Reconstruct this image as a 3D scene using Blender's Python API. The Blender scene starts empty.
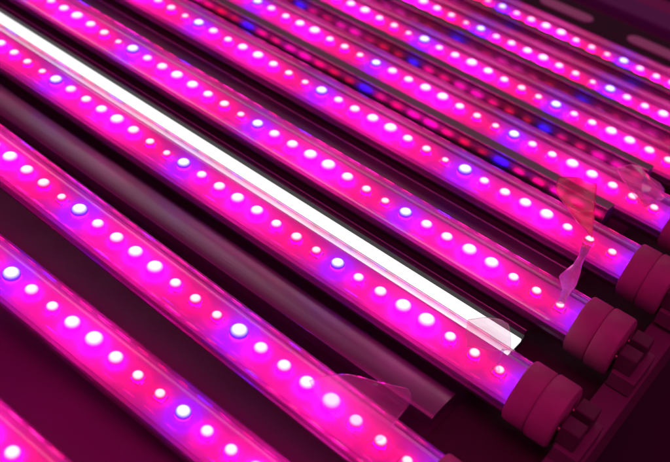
import bpy, bmesh, math, random
from mathutils import Vector, Matrix
random.seed(4)
S = 0.013                      # one LED pitch = 13 mm; every length below is in pitches
sc = bpy.context.scene
col = sc.collection

# ------------------------------------------------------------------ materials
def mat(name):
    m = bpy.data.materials.new(name); m.use_nodes = True
    nt = m.node_tree; nt.nodes.clear()
    out = nt.nodes.new('ShaderNodeOutputMaterial')
    return m, nt, out

def principled(name, base, rough=.5, metal=0., bump=0., bscale=400., mottle=0., stretch=(1,1,1), ior=1.45, spec=.5, coat=0., sub=0.):
    m, nt, out = mat(name)
    b = nt.nodes.new('ShaderNodeBsdfPrincipled'); N = nt.nodes.new; L = nt.links.new
    b.inputs['Base Color'].default_value = (*base, 1); b.inputs['Roughness'].default_value = rough
    b.inputs['Metallic'].default_value = metal; b.inputs['IOR'].default_value = ior
    b.inputs['Coat Weight'].default_value = coat
    b.inputs['Specular IOR Level'].default_value = spec
    tc = N('ShaderNodeTexCoord'); mp = N('ShaderNodeMapping'); mp.inputs['Scale'].default_value = stretch
    L(tc.outputs['Object'], mp.inputs['Vector'])
    nz = N('ShaderNodeTexNoise'); nz.inputs['Scale'].default_value = bscale; nz.inputs['Detail'].default_value = 5
    L(mp.outputs['Vector'], nz.inputs['Vector'])
    if bump:
        bp = N('ShaderNodeBump'); bp.inputs['Strength'].default_value = bump; bp.inputs['Distance'].default_value = .0004
        L(nz.outputs['Fac'], bp.inputs['Height']); L(bp.outputs['Normal'], b.inputs['Normal'])
    # uneven gloss and slight dirt
    mr = N('ShaderNodeMapRange'); mr.inputs['To Min'].default_value = max(0, rough-.1); mr.inputs['To Max'].default_value = min(1, rough+.15)
    L(nz.outputs['Fac'], mr.inputs['Value']); L(mr.outputs['Result'], b.inputs['Roughness'])
    if mottle:
        n2 = N('ShaderNodeTexNoise'); n2.inputs['Scale'].default_value = bscale*.22; n2.inputs['Detail'].default_value = 6
        L(mp.outputs['Vector'], n2.inputs['Vector'])
        mx = N('ShaderNodeMix'); mx.data_type = 'RGBA'
        mx.inputs['A'].default_value = (*base, 1); mx.inputs['B'].default_value = (*[c*(1-mottle) for c in base], 1)
        L(n2.outputs['Fac'], mx.inputs['Factor']); L(mx.outputs['Result'], b.inputs['Base Color'])
    L(b.outputs[0], out.inputs[0])
    return m

def emit(name, c, k=1.):
    m, nt, out = mat(name); e = nt.nodes.new('ShaderNodeEmission')
    e.inputs['Color'].default_value = (*c, 1); e.inputs['Strength'].default_value = k
    nt.links.new(e.outputs[0], out.inputs[0]); return m

def clear_plastic(name, milk=.06, rim=.3, rough=.03, tint=(1, 1, 1), bump=0., glossw=1., body=(.92, .9, .92)):
    """clear polycarbonate: see-through face on, glossy by Fresnel, a little milky, more so through a long path"""
    m, nt, out = mat(name); N = nt.nodes.new; L = nt.links.new
    tr = N('ShaderNodeBsdfTransparent'); tr.inputs[0].default_value = (*tint, 1)
    gl = N('ShaderNodeBsdfGlossy'); gl.inputs['Roughness'].default_value = rough
    df = N('ShaderNodeBsdfDiffuse'); tl = N('ShaderNodeBsdfTranslucent')
    df.inputs[0].default_value = tl.inputs[0].default_value = (*body, 1)
    ms = N('ShaderNodeMixShader'); L(df.outputs[0], ms.inputs[1]); L(tl.outputs[0], ms.inputs[2]); ms.inputs[0].default_value = .55
    lw = N('ShaderNodeLayerWeight'); lw.inputs['Blend'].default_value = .5
    pw = N('ShaderNodeMath'); pw.operation = 'POWER'; pw.inputs[1].default_value = 2.5; L(lw.outputs['Facing'], pw.inputs[0])
    ma = N('ShaderNodeMath'); ma.operation = 'MULTIPLY_ADD'; ma.inputs[1].default_value = rim; ma.inputs[2].default_value = milk
    L(pw.outputs[0], ma.inputs[0])
    tc = N('ShaderNodeTexCoord'); mp = N('ShaderNodeMapping'); mp.inputs['Scale'].default_value = (.15, 1, 1); L(tc.outputs['Object'], mp.inputs[0])
    nz = N('ShaderNodeTexNoise'); nz.inputs['Scale'].default_value = 260; nz.inputs['Detail'].default_value = 4; L(mp.outputs[0], nz.inputs['Vector'])
    m2 = N('ShaderNodeMath'); m2.operation = 'MULTIPLY'; L(ma.outputs[0], m2.inputs[0])
    mr = N('ShaderNodeMapRange'); mr.inputs['From Min'].default_value = .3; mr.inputs['From Max'].default_value = .7
    mr.inputs['To Min'].default_value = .6; mr.inputs['To Max'].default_value = 1.4; L(nz.outputs['Fac'], mr.inputs['Value']); L(mr.outputs[0], m2.inputs[1])
    a = N('ShaderNodeMixShader'); L(m2.outputs[0], a.inputs[0]); L(tr.outputs[0], a.inputs[1]); L(ms.outputs[0], a.inputs[2])
    fr = N('ShaderNodeFresnel')      # thin wall: no bending, so leaving the wall reflects like entering it
    ge = N('ShaderNodeNewGeometry'); io = N('ShaderNodeMapRange'); io.inputs['To Min'].default_value = 1.45; io.inputs['To Max'].default_value = 1/1.45
    L(ge.outputs['Backfacing'], io.inputs['Value']); L(io.outputs[0], fr.inputs['IOR'])
    fm = N('ShaderNodeMath'); fm.operation = 'MULTIPLY'; fm.inputs[1].default_value = glossw; L(fr.outputs[0], fm.inputs[0])
    b = N('ShaderNodeMixShader'); L(fm.outputs[0], b.inputs[0]); L(a.outputs[0], b.inputs[1]); L(gl.outputs[0], b.inputs[2])
    if bump:
        bp = N('ShaderNodeBump'); bp.inputs['Strength'].default_value = bump; bp.inputs['Distance'].default_value = .0003
        L(nz.outputs['Fac'], bp.inputs['Height'])
        for n_ in (gl, fr): L(bp.outputs['Normal'], n_.inputs['Normal'])
    L(b.outputs[0], out.inputs[0]); return m

M = dict(
    alu=principled('brushed_aluminium', (.36, .34, .37), .38, 1., .15, 500, stretch=(.04, 1, 1)),
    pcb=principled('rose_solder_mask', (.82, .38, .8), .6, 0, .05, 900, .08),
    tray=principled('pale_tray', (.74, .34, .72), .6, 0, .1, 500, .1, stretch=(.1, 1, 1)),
    pkg=principled('led_package', (.85, .84, .8), .4),
    pad=principled('solder', (.7, .7, .72), .3, 1.),
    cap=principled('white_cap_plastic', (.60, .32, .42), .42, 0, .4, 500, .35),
    pin=principled('brass_pin', (.7, .6, .4), .3, 1.),
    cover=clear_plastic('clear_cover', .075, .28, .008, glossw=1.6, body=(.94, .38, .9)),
    film=clear_plastic('peeling_film', .13, .5, .09, (1, .98, 1), .25, 1.3),
    filmedge=clear_plastic('film_edge', .65, .3, .1),
    film2=clear_plastic('tinted_film', .22, .3, .12, (1., .5, .75), 0, .5, body=(.95, .2, .45)),
    steel=principled('dull_steel', (.34, .33, .35), .42, 1., .3, 300, .25, stretch=(.05, 1, 1)),
    lip=principled('bright_steel_edge', (.8, .8, .82), .22, 1., .1, 300, stretch=(.05, 1, 1)),
    satin=principled('satin_steel', (.52, .50, .53), .34, 1., .3, 300, .3, stretch=(.05, 1, 1)),
    mirror=principled('polished_steel', (.15, .13, .15), .17, 1., .03, 300, stretch=(.05, 1, 1)),
    black=principled('black_plastic', (.03, .026, .03), .45, 0, .3, 500, .2),
    plate=principled('dark_plate', (.11, .07, .08), .6, 0, .4, 260, .4),
    rail=principled('rail_plastic', (.26, .17, .21), .55, 0, .3, 400, .25),
    lug=principled('lug_plastic', (.15, .09, .12), .5, 0, .2, 600, .2),
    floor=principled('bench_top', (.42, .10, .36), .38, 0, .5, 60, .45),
    ground=principled('dark_floor', (.10, .06, .11), .6, 0, .5, 20, .5),
    beam=principled('painted_beam', (.02, .014, .02), .5, 0, .3, 200, .3),
    beam2=principled('purple_beam', (.22, .11, .34), .5, 0, .3, 200, .3),
    slot=principled('zinc_pad', (.8, .86, .84), .5, 0., .3, 200, .2),
    white=emit('reflection_glow', (1., .99, 1.), 1.15),  # emission stands in for light reflected by a slat
    white2=emit('side_reflection_glow', (1., .97, 1.), 1.9),  # emission painted for the white bar's image in the tube cover
)
def led_top(name, hot, edge, r=.25):
    """the glow of the die fades from the middle of the dome to its edge"""
    m, nt, out = mat(name); N = nt.nodes.new; L = nt.links.new
    e = N('ShaderNodeEmission'); tc = N('ShaderNodeTexCoord'); sp = N('ShaderNodeSeparateXYZ'); cb = N('ShaderNodeCombineXYZ')
    L(tc.outputs['Object'], sp.inputs[0]); L(sp.outputs[0], cb.inputs[0]); L(sp.outputs[1], cb.inputs[1])
    ln = N('ShaderNodeVectorMath'); ln.operation = 'LENGTH'; L(cb.outputs[0], ln.inputs[0])
    mr = N('ShaderNodeMapRange'); mr.interpolation_type = 'SMOOTHSTEP'
    mr.inputs['From Min'].default_value = .12*S; mr.inputs['From Max'].default_value = r*S; L(ln.outputs['Value'], mr.inputs['Value'])
    mx = N('ShaderNodeMix'); mx.data_type = 'RGBA'; mx.inputs['A'].default_value = (*hot, 1); mx.inputs['B'].default_value = (*edge, 1)
    L(mr.outputs[0], mx.inputs['Factor']); L(mx.outputs['Result'], e.inputs['Color']); L(e.outputs[0], out.inputs[0])
    return m
def led(name, c, top, k):
    e = [v*.12 for v in c]; return ((emit(name, c), led_top(name+'_top', top, e)), k)
LED = dict(
    blue=led('blue_led', (1.4, .03, 36), (1.6, 1.7, 9), 1.2),
    mid=led('magenta_led', (26, .004, 7.), (4, 1.3, 3), 1.0),
    pink=led('pink_led', (27, .004, 5.6), (4, 1.4, 2.5), 1.04),
    large=led('violet_led', (25, .004, 11.), (4.5, 1.6, 4), 1.24),
    red=led('red_led', (26, .0, 2.4), (4, 1.3, 1.9), .94),
    tiny=led('deep_red_led', (25, .0, 1.6), (4, 1.2, 1.7), .8),
)
SEQ = ['blue', 'mid', 'pink', 'large', 'large', 'pink', 'red', 'tiny']

# ------------------------------------------------------------------ mesh helpers
def mesh(name, bm, m, parent=None, smooth=False, angle=40, bevel=0):
    me = bpy.data.meshes.new(name)
    bmesh.ops.recalc_face_normals(bm, faces=bm.faces)
    bm.to_mesh(me); bm.free()
    for mm in (m if isinstance(m, (list, tuple)) else [m]): me.materials.append(mm)
    o = bpy.data.objects.new(name, me); col.objects.link(o)
    if parent: o.parent = parent
    if smooth:
        for p in me.polygons: p.use_smooth = True
        e = [ed for ed in me.edges]
        try: me.set_sharp_from_angle(angle=math.radians(angle))
        except Exception: pass
    if bevel:
        b = o.modifiers.new('bevel', 'BEVEL'); b.width = bevel*S; b.segments = 3; b.limit_method = 'ANGLE'
    return o

def box(bm, x0, x1, y0, y1, z0, z1, mi=0):
    v = [bm.verts.new((x*S, y*S, z*S)) for x in (x0, x1) for y in (y0, y1) for z in (z0, z1)]
    for f in ((0,1,3,2), (4,6,7,5), (0,4,5,1), (2,3,7,6), (0,2,6,4), (1,5,7,3)):
        bm.faces.new([v[i] for i in f]).material_index = mi
    return bm

def extrude_x(bm, prof, x0, x1, n=1):
    """closed profile [(y,z)...] swept along x"""
    rings = [[bm.verts.new(((x0+(x1-x0)*k/n)*S, y*S, z*S)) for y, z in prof] for k in range(n+1)]
    m = len(prof)
    for a, b in zip(rings, rings[1:]):
        for i in range(m):
            bm.faces.new((a[i], a[(i+1) % m], b[(i+1) % m], b[i]))
    bm.faces.new(rings[0]); bm.faces.new(rings[-1][::-1])
    return bm

def lathe_x(bm, prof, seg=64, cy=0, cz=0):
    """profile [(x,r)...] turned about the x axis"""
    rings = []
    for x, r in prof:
        if r < 1e-6: rings.append([bm.verts.new((x*S, cy*S, cz*S))])
        else: rings.append([bm.verts.new((x*S, (cy+r*math.cos(2*math.pi*k/seg))*S, (cz+r*math.sin(2*math.pi*k/seg))*S)) for k in range(seg)])
    for a, b in zip(rings, rings[1:]):
        for k in range(seg):
            k2 = (k+1) % seg
            if len(a) == 1 and len(b) == 1: continue
            if len(a) == 1: bm.faces.new((a[0], b[k2], b[k]))
            elif len(b) == 1: bm.faces.new((a[k], a[k2], b[0]))
            else: bm.faces.new((a[k], a[k2], b[k2], b[k]))
    return bm

def empty(name, loc=(0, 0, 0)):
    o = bpy.data.objects.new(name, None); col.objects.link(o); o.location = loc; o.empty_display_size = .01; return o

def tag(o, label, cat, group=None):
    o['label'] = label; o['category'] = cat
    if group: o['group'] = group
    return o

# ------------------------------------------------------------------ the LED tubes
# local frame of a tube: LED plane z = 0, tube axis at z = -H, last LED at x = 0, tube runs to -x
H = .16; RO = 1.0; RI = .945; LEN = 46.; PX = -.52
def arc(r, a0, a1, n): return [(r*math.cos(math.radians(a0+(a1-a0)*k/n)), -H+r*math.sin(math.radians(a0+(a1-a0)*k/n))) for k in range(n+1)]

def cover_mesh():
    bm = bmesh.new()
    extrude_x(bm, arc(RO, -14, 194, 56)+arc(RI, 194, -14, 56), -LEN, 1.2, 1)
    return bm
def housing_mesh():
    bm = bmesh.new()
    # finned half-round back with a flat tray on top
    low = []
    n = 60
    for k in range(n+1):
        a = -166+152*k/n
        r = RO-.005 if (k//3) % 2 == 0 or k < 6 or k > n-6 else RO-.05
        low.append((r*math.cos(math.radians(a)), -H+r*math.sin(math.radians(a))))
    top = [(.925, -.30), (.915, -.115), (-.915, -.115), (-.925, -.30)]
    extrude_x(bm, low+top, -LEN, 1.25, 1)
    return bm
def board_mesh():
    bm = bmesh.new(); box(bm, -LEN+.2, 1.24, -.78, .78, -.105, -.06); return bm
def cap_mesh():
    bm = bmesh.new()
    lathe_x(bm, [(1.32, 0), (1.32, .93), (.86, 1.012), (.84, 1.03), (.87, 1.09), (.93, 1.115), (1.60, 1.115), (1.65, 1.09), (1.655, 1.05), (1.70, 1.05), (1.705, 1.12), (1.75, 1.15), (2.42, 1.15), (2.52, 1.12), (2.57, 1.04), (2.57, .5), (2.60, .45), (2.60, 0)], 72, 0, -H)
    return bm
def pin_mesh():
    bm = bmesh.new()
    for s in (-.48, .48): lathe_x(bm, [(2.56, 0), (2.56, .09), (3.0, .09), (3.05, .05), (3.05, 0)], 14, s, -H)
    return bm
def package_mesh():
    bm = bmesh.new(); box(bm, -.19, .19, -.19, .19, -.058, .0)
    box(bm, -.27, -.195, -.12, .12, -.058, -.045, 1); box(bm, .195, .27, -.12, .12, -.058, -.045, 1)
    return bm
def lens_mesh():
    # a squat dome: the saturated side wall lights the board, the hot top faces out
    bm = bmesh.new(); seg = 24
    prof = [(.255, .003), (.255, .04), (.252, .11), (.238, .175), (.18, .225), (.08, .25)]
    rings = [[bm.verts.new((r*math.cos(2*math.pi*k/seg)*S, r*math.sin(2*math.pi*k/seg)*S, z*S)) for k in range(seg)] for r, z in prof]
    t = bm.verts.new((0, 0, .256*S))
    for j, (a, b) in enumerate(zip(rings, rings[1:])):
        for k in range(seg): bm.faces.new((a[k], a[(k+1) % seg], b[(k+1) % seg], b[k])).material_index = 1 if j >= 2 else 0
    for k in range(seg): bm.faces.new((rings[-1][k], rings[-1][(k+1) % seg], t)).material_index = 1
    bm.faces.new(rings[0][::-1])
    return bm

def shared(name, bm, ms, smooth=True):
    o = mesh(name, bm, ms, None, smooth); me = o.data; bpy.data.objects.remove(o); return me
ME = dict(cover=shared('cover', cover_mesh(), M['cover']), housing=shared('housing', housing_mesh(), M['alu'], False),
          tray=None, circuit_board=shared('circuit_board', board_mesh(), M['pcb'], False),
          end_cap=shared('end_cap', cap_mesh(), M['cap']), pins=shared('contact_pins', pin_mesh(), M['pin']),
          led=shared('led', package_mesh(), [M['pkg'], M['pad']], False))
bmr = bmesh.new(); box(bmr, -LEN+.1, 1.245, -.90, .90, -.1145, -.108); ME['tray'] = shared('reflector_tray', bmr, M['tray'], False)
for k, (m_, _) in LED.items(): ME['lens_'+k] = shared('lens', lens_mesh(), m_)

def inst(name, me, parent, loc=(0, 0, 0), sc_=1.):
    o = bpy.data.objects.new(name, me); col.objects.link(o); o.parent = parent; o.location = loc
    o.scale = (sc_,)*3; return o

GT = 'LED tube lamps lying side by side on the rack'
def tube(label, p, ys, zs, off, nled, roll=0.):
    """p = place of the last LED, ys/zs = drift of the tube per pitch, off = colour phase"""
    t = empty('led_tube_lamp')
    d = Vector((1, ys, zs)).normalized()
    up = Vector((0, -math.sin(math.radians(roll)), math.cos(math.radians(roll))))
    yv = up.cross(d).normalized(); zv = d.cross(yv)
    t.matrix_world = Matrix(((d.x, yv.x, zv.x, p[0]*S), (d.y, yv.y, zv.y, p[1]*S), (d.z, yv.z, zv.z, p[2]*S), (0, 0, 0, 1)))
    tag(t, label, 'lamp', GT)
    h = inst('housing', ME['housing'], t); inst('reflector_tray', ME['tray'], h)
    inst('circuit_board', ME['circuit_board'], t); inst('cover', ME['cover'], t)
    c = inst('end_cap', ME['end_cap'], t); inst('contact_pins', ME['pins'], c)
    for k in range(-1, nled):
        kind = SEQ[(7-(k+off)) % 8]
        j = random.uniform
        l = inst('led', ME['led'], t, ((-k+j(-.02, .02))*S, j(-.015, .015)*S, 0))
        l.rotation_euler.z = j(-.06, .06)
        inst('lens', ME['lens_'+kind], l, sc_=LED[kind][1]*j(.86, 1.08))
    return t

TUBES = [
 ('A', 'lamp tube in the bottom left corner, mostly cut off by the frame edge', (.36, -12.1, -1.5), (.061, -.085), 1),
 ('B', 'second magenta tube from the bottom left, below the tube with the large clear film flap', (-.769, -7.436, -2.00), (.061, -.09), 1),
 ('C', 'magenta tube with a large clear triangular film flap lifting off its right part', (-.287, -4.793, -.597), (.009, -.038), 0),
 ('D', 'magenta tube directly below the white bar with its whole round end cap in view', (-.02, .05, -.04), (0, 0), 0),
 ('E', 'magenta tube directly above the white bar, twisted film strand ending at its last diode', (-.01, 4.38, .10), (0, 0), 0),
 ('F', 'tube whose right end carries a reddish film patch and the top of the twisted strand', (.08, 8.62, .27), (0, 0), 0),
 ('G', 'tube with a small crumpled clear film beside its last diodes at the right frame edge', (.07, 12.92, .29), (0, 0), 0),
 ('H', 'third magenta tube from the dark side beam, its end out of view', (.01, 17.34, .17), (0, 0), 0),
 ('I', 'second magenta tube from the dark side beam at the top right', (.0, 21.71, -.05), (0, 0), 1),
 ('J', 'magenta tube right beside the dark side beam at the top right', (-.01, 25.93, -.25), (0, 0), 0),
]
POS = {}
for n, label, p, (ys, zs), off in TUBES:
    if n == 'A': p = (p[0], p[1], p[2])
    POS[n] = p
    tube(label, p, ys, zs, off, 45, {'A': 4, 'B': 4, 'C': 4}.get(n, 6))

# ------------------------------------------------------------------ lamp holders on the rail
def holder(label, y, z):
    h = empty('lamp_holder', (0, y*S, z*S)); tag(h, label, 'lamp holder', 'lamp holders on the end rail')
    bm = bmesh.new(); box(bm, 2.72, 3.62, -1.0, 1.0, -1.1, -.42)
    mesh('body', bm, M['rail'], h, bevel=.06)
    for s in (-.5, .5):
        bm = bmesh.new(); box(bm, 2.66, 3.34, s-.33, s+.33, -.42, .34)
        mesh('contact_block', bm, M['lug'], h, bevel=.05)
for n, lab in (('B', 'dark lamp holder at the end of the second tube from the bottom left, out of view'),
               ('C', 'lamp holder behind the cap of the tube with the large film flap'),
               ('D', 'lamp holder with two square blocks behind the cap of the tube below the white bar'),
               ('E', 'lamp holder with two square blocks behind the cap of the tube above the white bar'),
               ('F', 'lamp holder at the right frame edge behind the farthest visible end cap'),
               ):
    if n == 'B': continue
    holder(lab, POS[n][1], POS[n][2])
bm = bmesh.new()
extrude_x(bm, [(-16, -4.2), (40, -4.2), (40, -.75), (-16, -1.2)], 2.66, 3.72)
tag(mesh('end_rail', bm, M['rail'], bevel=.08), 'long dull rail crossing behind all the tube end caps', 'rail')
bm = bmesh.new(); box(bm, -.72, 2.60, -16, 40, -4.2, -1.75)
tag(mesh('cross_plate', bm, M['plate'], bevel=.05), 'dark reddish plate under the tube ends, where the metal slats stop', 'plate')

# ------------------------------------------------------------------ slats between the tubes
GS = 'metal slats between the tubes'
def pipe_slat(label, y0, y1, z, xe):
    s = empty('metal_slat'); tag(s, label, 'slat', GS); h = (y1-y0)/2; c = (y0+y1)/2
    prof = [(c+h*math.cos(math.radians(a)), z-.16+.16*math.sin(math.radians(a))**.7) for a in range(0, 181, 9)]
    bm = bmesh.new(); extrude_x(bm, prof+[(y0, z-.5), (y1, z-.5)], -LEN, xe); mesh('strip', bm, M['satin'], s, True, 50)
def bead(y, z, xe, parent, r=.05):
    bm = bmesh.new(); extrude_x(bm, [(y+r*math.cos(math.radians(a)), z+r*math.sin(math.radians(a))) for a in range(0, 360, 30)], -LEN, xe)
    mesh('edge_bead', bm, M['lip'], parent, True)
def slat(label, y0, y1, z, beads, xe=-.5):
    s = empty('metal_slat', (0, 0, 0)); tag(s, label, 'slat', GS)
    bm = bmesh.new(); box(bm, -LEN, xe, y0, y1, z-.25, z); mesh('strip', bm, M['steel'], s, bevel=.03)
    for y in beads: bead(y, z+.045, xe, s)
def ridge_slat(label, yt, zt, xe=-1.2):
    """polished near face mirrors the diodes of its tube, satin top"""
    s = empty('metal_slat', (0, 0, 0)); tag(s, label, 'slat', GS)
    a, m0, m1, b, c, d = (yt+1.88, zt-.42), (yt+2.035, zt+.07), (yt+2.085, zt+.23), (yt+2.125, zt+.34), (yt+2.88, zt+.30), (yt+3.15, zt-.42)
    bm = bmesh.new(); extrude_x(bm, [a, m0, m1, b, c, d, (d[0], zt-.8), (a[0], zt-.8)], -LEN, xe)
    o = mesh('strip', bm, [M['steel'], M['mirror']], s)
    for p in o.data.polygons:
        if p.normal.y < -.8 and p.center.z/S > zt-.3: p.material_index = 1
    bead(b[0]+.03, b[1]+.03, xe, s, .04)
pipe_slat('wide blurred grey slat between the flap tube and the tube below the white bar', -2.6, -1.1, -.72, -.75)
slat('dark slat running along the upper edge of the white bar', 1.02, 3.25, -.75, [3.25])
slat('dark slat between the twisted strand tube and the red film patch tube', 5.75, 7.6, -.65, [7.52])
ridge_slat('slat between the red film patch tube and the crumpled film tube', 8.62, .27)
ridge_slat('slat between the fourth and third tubes from the dark side beam', 12.92, .29)
ridge_slat('slat between the third and second tubes from the dark side beam', 17.34, .17)
ridge_slat('slat between the last two tubes before the dark side beam', 21.71, -.05)

# ------------------------------------------------------------------ white bar: a slat's bright reflection, built as a glowing strip
b = empty('reflection_bar', (0, 0, 0)); tag(b, 'long straight glowing white bar, drawn for reflected light, lying between two magenta tubes', 'glowing strip')
bm = bmesh.new(); box(bm, -LEN, -.30, 1.02, 2.44, -.745, -.52); box(bm, -LEN, -.30, 2.445, 2.50, -.74, -.22); mesh('housing', bm, M['black'], b)  # black base: gap draws the cover's dark edge, added lip blocks glow
bm = bmesh.new(); box(bm, -LEN, -.32, 1.71, 2.38, -.519, -.36); mesh('glow_strip', bm, M['white'], b, bevel=.03)
bm = bmesh.new(); box(bm, -LEN, -.32, 1.14, 1.63, -.519, -.36); mesh('glow_strip', bm, M['white2'], b, bevel=.03)  # second glow added to draw the bar's image in the cover

# ------------------------------------------------------------------ beam beyond the last tube
t = empty('side_beam', (0, 0, 0)); tag(t, 'dark side beam with pale oblong pads at the top right', 'beam')
bm = bmesh.new(); box(bm, -50, 12, 31.3, 36.3, -3.6, -2.2); mesh('beam', bm, M['beam'], t, bevel=.15)
for xc in (-25.9, -20.0, -14.1, -7.6, -1.7):
    bm = bmesh.new(); hw = 1.95; r = .62
    pts = [(xc+hw-r+r*math.cos(a), 34.1+r*math.sin(a)) for a in [math.radians(-90+15*k) for k in range(13)]]
    pts += [(xc-hw+r+r*math.cos(a), 34.1+r*math.sin(a)) for a in [math.radians(90+15*k) for k in range(13)]]
    lo = [bm.verts.new((x*S, y*S, -2.2*S)) for x, y in pts]; hi = [bm.verts.new((x*S, y*S, -2.1*S)) for x, y in pts]
    bm.faces.new(hi); bm.faces.new(lo[::-1])
    for i in range(len(pts)): bm.faces.new((lo[i], lo[(i+1) % len(pts)], hi[(i+1) % len(pts)], hi[i]))
    mesh('pad', bm, M['slot'], t)
bm = bmesh.new(); box(bm, -50, 12, 37.6, 40.2, -3.2, -2.0)
tag(mesh('back_beam', bm, M['beam2'], bevel=.2), 'plain purple beam behind the dark beam in the top right corner', 'beam')

# ------------------------------------------------------------------ bench surface
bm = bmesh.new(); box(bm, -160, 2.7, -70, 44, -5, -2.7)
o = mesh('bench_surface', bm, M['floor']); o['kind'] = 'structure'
bm = bmesh.new(); box(bm, -300, 200, -150, 300, -23, -22)
o = mesh('floor', bm, M['ground']); o['kind'] = 'structure'

# ------------------------------------------------------------------ scraps of protective film
def film(label, rows, m, thick=.04, wr=.03, seed=1, name='plastic_film', facets=False):
    """rows: grid of points (in pitches), subdivided smoothly and given a thickness"""
    rnd = random.Random(seed); bm = bmesh.new(); K = 2 if facets else 8
    P = [[Vector(p) for p in r] for r in rows]
    def ev(r, u):
        n = len(r)-1; f = min(u*n, n-1e-6); i = int(f); f -= i
        p0, p1, p2, p3 = r[max(i-1, 0)], r[i], r[i+1], r[min(i+2, n)]
        return .5*((2*p1)+(p2-p0)*f+(2*p0-5*p1+4*p2-p3)*f*f+(3*p1-p0-3*p2+p3)*f**3)
    nu, nv = K*(len(P[0])-1), K*(len(P)-1)
    ph = [rnd.uniform(0, 6) for _ in range(6)]
    g = []
    for j in range(nv+1):
        colr = [ev([ev(r, i/nu) for r in P], j/nv) for i in range(nu+1)]
        g.append([bm.verts.new(((p.x+wr*math.sin(7*p.y+ph[0]))*S, (p.y+wr*math.sin(5*p.x+ph[1]))*S, (p.z+wr*math.sin(9*p.x+ph[2])*math.cos(6*p.y+ph[3])+wr*.6*math.sin(17*p.x-13*p.y+ph[4]))*S)) for p in colr])
    for a, b_ in zip(g, g[1:]):
        for i in range(nu): bm.faces.new((a[i], a[i+1], b_[i+1], b_[i]))
    o = mesh(name, bm, [m, M['filmedge']], None, not facets, 60)
    s = o.modifiers.new('thick', 'SOLIDIFY'); s.thickness = thick*S; s.offset = 0; s.material_offset_rim = 1
    return tag(o, label, 'film')
#FILMS
film('large clear triangular film flap lifting off a tube over the dark gap', [[(-4.017, -5.175, 0.32), (-3.503, -4.269, 0.36), (-2.523, -3.731, 0.42), (-1.564, -3.294, 0.5)], [(-3.184, -5.553, 0.36), (-2.611, -4.805, 0.42), (-1.92, -4.234, 0.45), (-1.264, -3.556, 0.5)], [(-2.076, -5.815, 0.36), (-1.706, -5.27, 0.4), (-1.316, -4.731, 0.42), (-1.163, -3.953, 0.45)], [(-1.36, -5.794, 0.3), (-1.164, -5.515, 0.32), (-1.05, -5.225, 0.35), (-1.174, -4.4, 0.4)]],
     M['film'], wr=0.008, seed=3)
film('small whitish rounded film over the right end of the white bar', [[(-1.699, 0.275, 1.0), (-1.336, 0.773, 1.05), (-0.93, 1.004, 1.1), (-0.601, 1.051, 1.1)], [(-1.434, -0.251, 0.95), (-1.038, 0.241, 1.0), (-0.639, 0.536, 1.05), (-0.267, 0.67, 1.05)], [(-1.113, -0.665, 0.88), (-0.706, -0.385, 0.9), (-0.304, -0.149, 0.9), (0.02, 0.26, 0.95)]],
     M['film'], wr=0.008, seed=5)
film('thin curled film sliver ending at the last diode under the white bar', [[(-0.203, 0.062, 0.92), (-0.1, 0.067, 0.95)], [(-0.069, -0.347, 0.95), (0.001, -0.335, 0.95)], [(-0.008, -0.633, 0.93), (0.073, -0.609, 0.93)], [(0.077, -0.91, 0.88), (0.261, -0.838, 0.88)]],
     M['film'], wr=0.01, seed=6)
film('reddish square film patch bridging two tubes near the right frame edge', [[(-3.535, 10.319, 1.2), (-2.869, 10.809, 1.3), (-2.128, 11.16, 1.25)], [(-3.133, 9.399, 1.15), (-2.305, 9.563, 1.2), (-1.528, 9.736, 1.22)], [(-2.354, 8.788, 1.15), (-1.718, 8.75, 1.2), (-1.14, 8.847, 1.2)], [(-1.482, 8.117, 1.17), (-1.099, 7.944, 1.2), (-0.647, 7.641, 1.2)]],
     M['film2'], wr=0.004, seed=7)
film('narrow twisted pink film strand hanging between two tubes above the end caps', [[(-0.902, 7.381, 1.18), (-0.586, 7.261, 1.3), (-0.48, 7.563, 1.2)], [(-0.474, 6.081, 1.3), (-0.321, 5.914, 1.45), (-0.286, 6.211, 1.3)], [(-0.451, 5.029, 1.2), (-0.206, 5.056, 1.4), (-0.055, 5.394, 1.2)], [(-0.523, 4.709, 1.05), (-0.113, 4.529, 1.2), (0.13, 4.884, 1.05)], [(-0.084, 4.177, 1.05), (0.087, 4.055, 1.2), (0.149, 4.358, 1.05)], [(0.041, 3.437, 0.98), (0.173, 3.478, 1.0), (0.27, 3.615, 0.98)]],
     M['filmedge'], wr=0.02, seed=8, facets=True)
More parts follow.
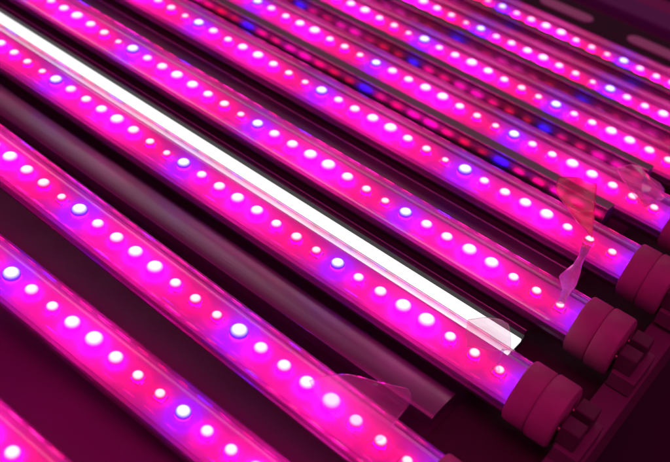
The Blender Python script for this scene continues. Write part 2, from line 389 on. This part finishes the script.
film('small crumpled clear film scrap beside the last diodes at the right frame edge', [[(-2.148, 13.28, 1.2), (-1.662, 13.668, 1.35), (-0.782, 13.695, 1.25), (0.093, 13.095, 1.3)], [(-1.594, 12.582, 1.2), (-1.102, 12.957, 1.2), (-0.348, 12.47, 1.45), (0.241, 12.831, 1.2)], [(-0.969, 12.017, 1.2), (-0.482, 11.557, 1.4), (-0.185, 11.895, 1.2), (0.351, 12.138, 1.4)], [(-0.336, 11.403, 1.2), (-0.114, 11.26, 1.25), (0.049, 11.355, 1.3), (0.201, 11.94, 1.2)]],
     M['film'], wr=0.05, seed=9, facets=True)
#END

# ------------------------------------------------------------------ camera
Rm = [[0.7696572370863133, 0.6204373154780667, 0.15061631705329578], [0.4866890014398655, -0.4174545968575927, -0.7673757068332815], [-0.4132330495952562, 0.663919571275604, -0.6232569691524288]]
C = Vector((5.74864775167268, -21.062676595251222, 21.221611373769846))
cd = bpy.data.cameras.new('camera'); cam = bpy.data.objects.new('camera', cd); col.objects.link(cam)
r, dn, fw = [Vector(v).normalized() for v in Rm]
cam.matrix_world = Matrix(((r.x, -dn.x, -fw.x, C.x*S), (r.y, -dn.y, -fw.y, C.y*S), (r.z, -dn.z, -fw.z, C.z*S), (0, 0, 0, 1)))
cd.lens = 889.86/670*36; cd.sensor_width = 36; cd.clip_start = .005; cd.clip_end = 20
cd.dof.use_dof = True; cd.dof.focus_distance = 32*S; cd.dof.aperture_fstop = 10
sc.camera = cam

# ------------------------------------------------------------------ light
w = bpy.data.worlds.new('World'); sc.world = w; w.use_nodes = True
bg = w.node_tree.nodes['Background']; bg.inputs[0].default_value = (1, .05, .42, 1); bg.inputs[1].default_value = .165
def area(name, loc, aim, sx, sy, power, c):
    l = bpy.data.lights.new(name, 'AREA'); l.shape = 'RECTANGLE'; l.size = sx*S; l.size_y = sy*S; l.energy = power; l.color = c
    o = bpy.data.objects.new(name, l); col.objects.link(o); o.location = Vector(loc)*S
    o.rotation_euler = (Vector(aim)*S-o.location).to_track_quat('-Z', 'Y').to_euler(); return o
area('room_lamp', (-55, 74, 66), (-8, 5, 0), 105, 9, .6, (1, .97, 1))
area('pink_fill', (10, -10, 45), (0, 5, 0), 40, 20, .75, (1, .02, .3))  # unseen pink fill light, added to give the end caps form

vs = sc.view_settings; vs.view_transform = 'Standard'; vs.look = 'None'; vs.exposure = 0; vs.gamma = 1
sc.render.engine = 'CYCLES'
sc.cycles.max_bounces = 10; sc.cycles.transparent_max_bounces = 24; sc.cycles.glossy_bounces = 5; sc.cycles.diffuse_bounces = 4
sc.cycles.sample_clamp_indirect = 12
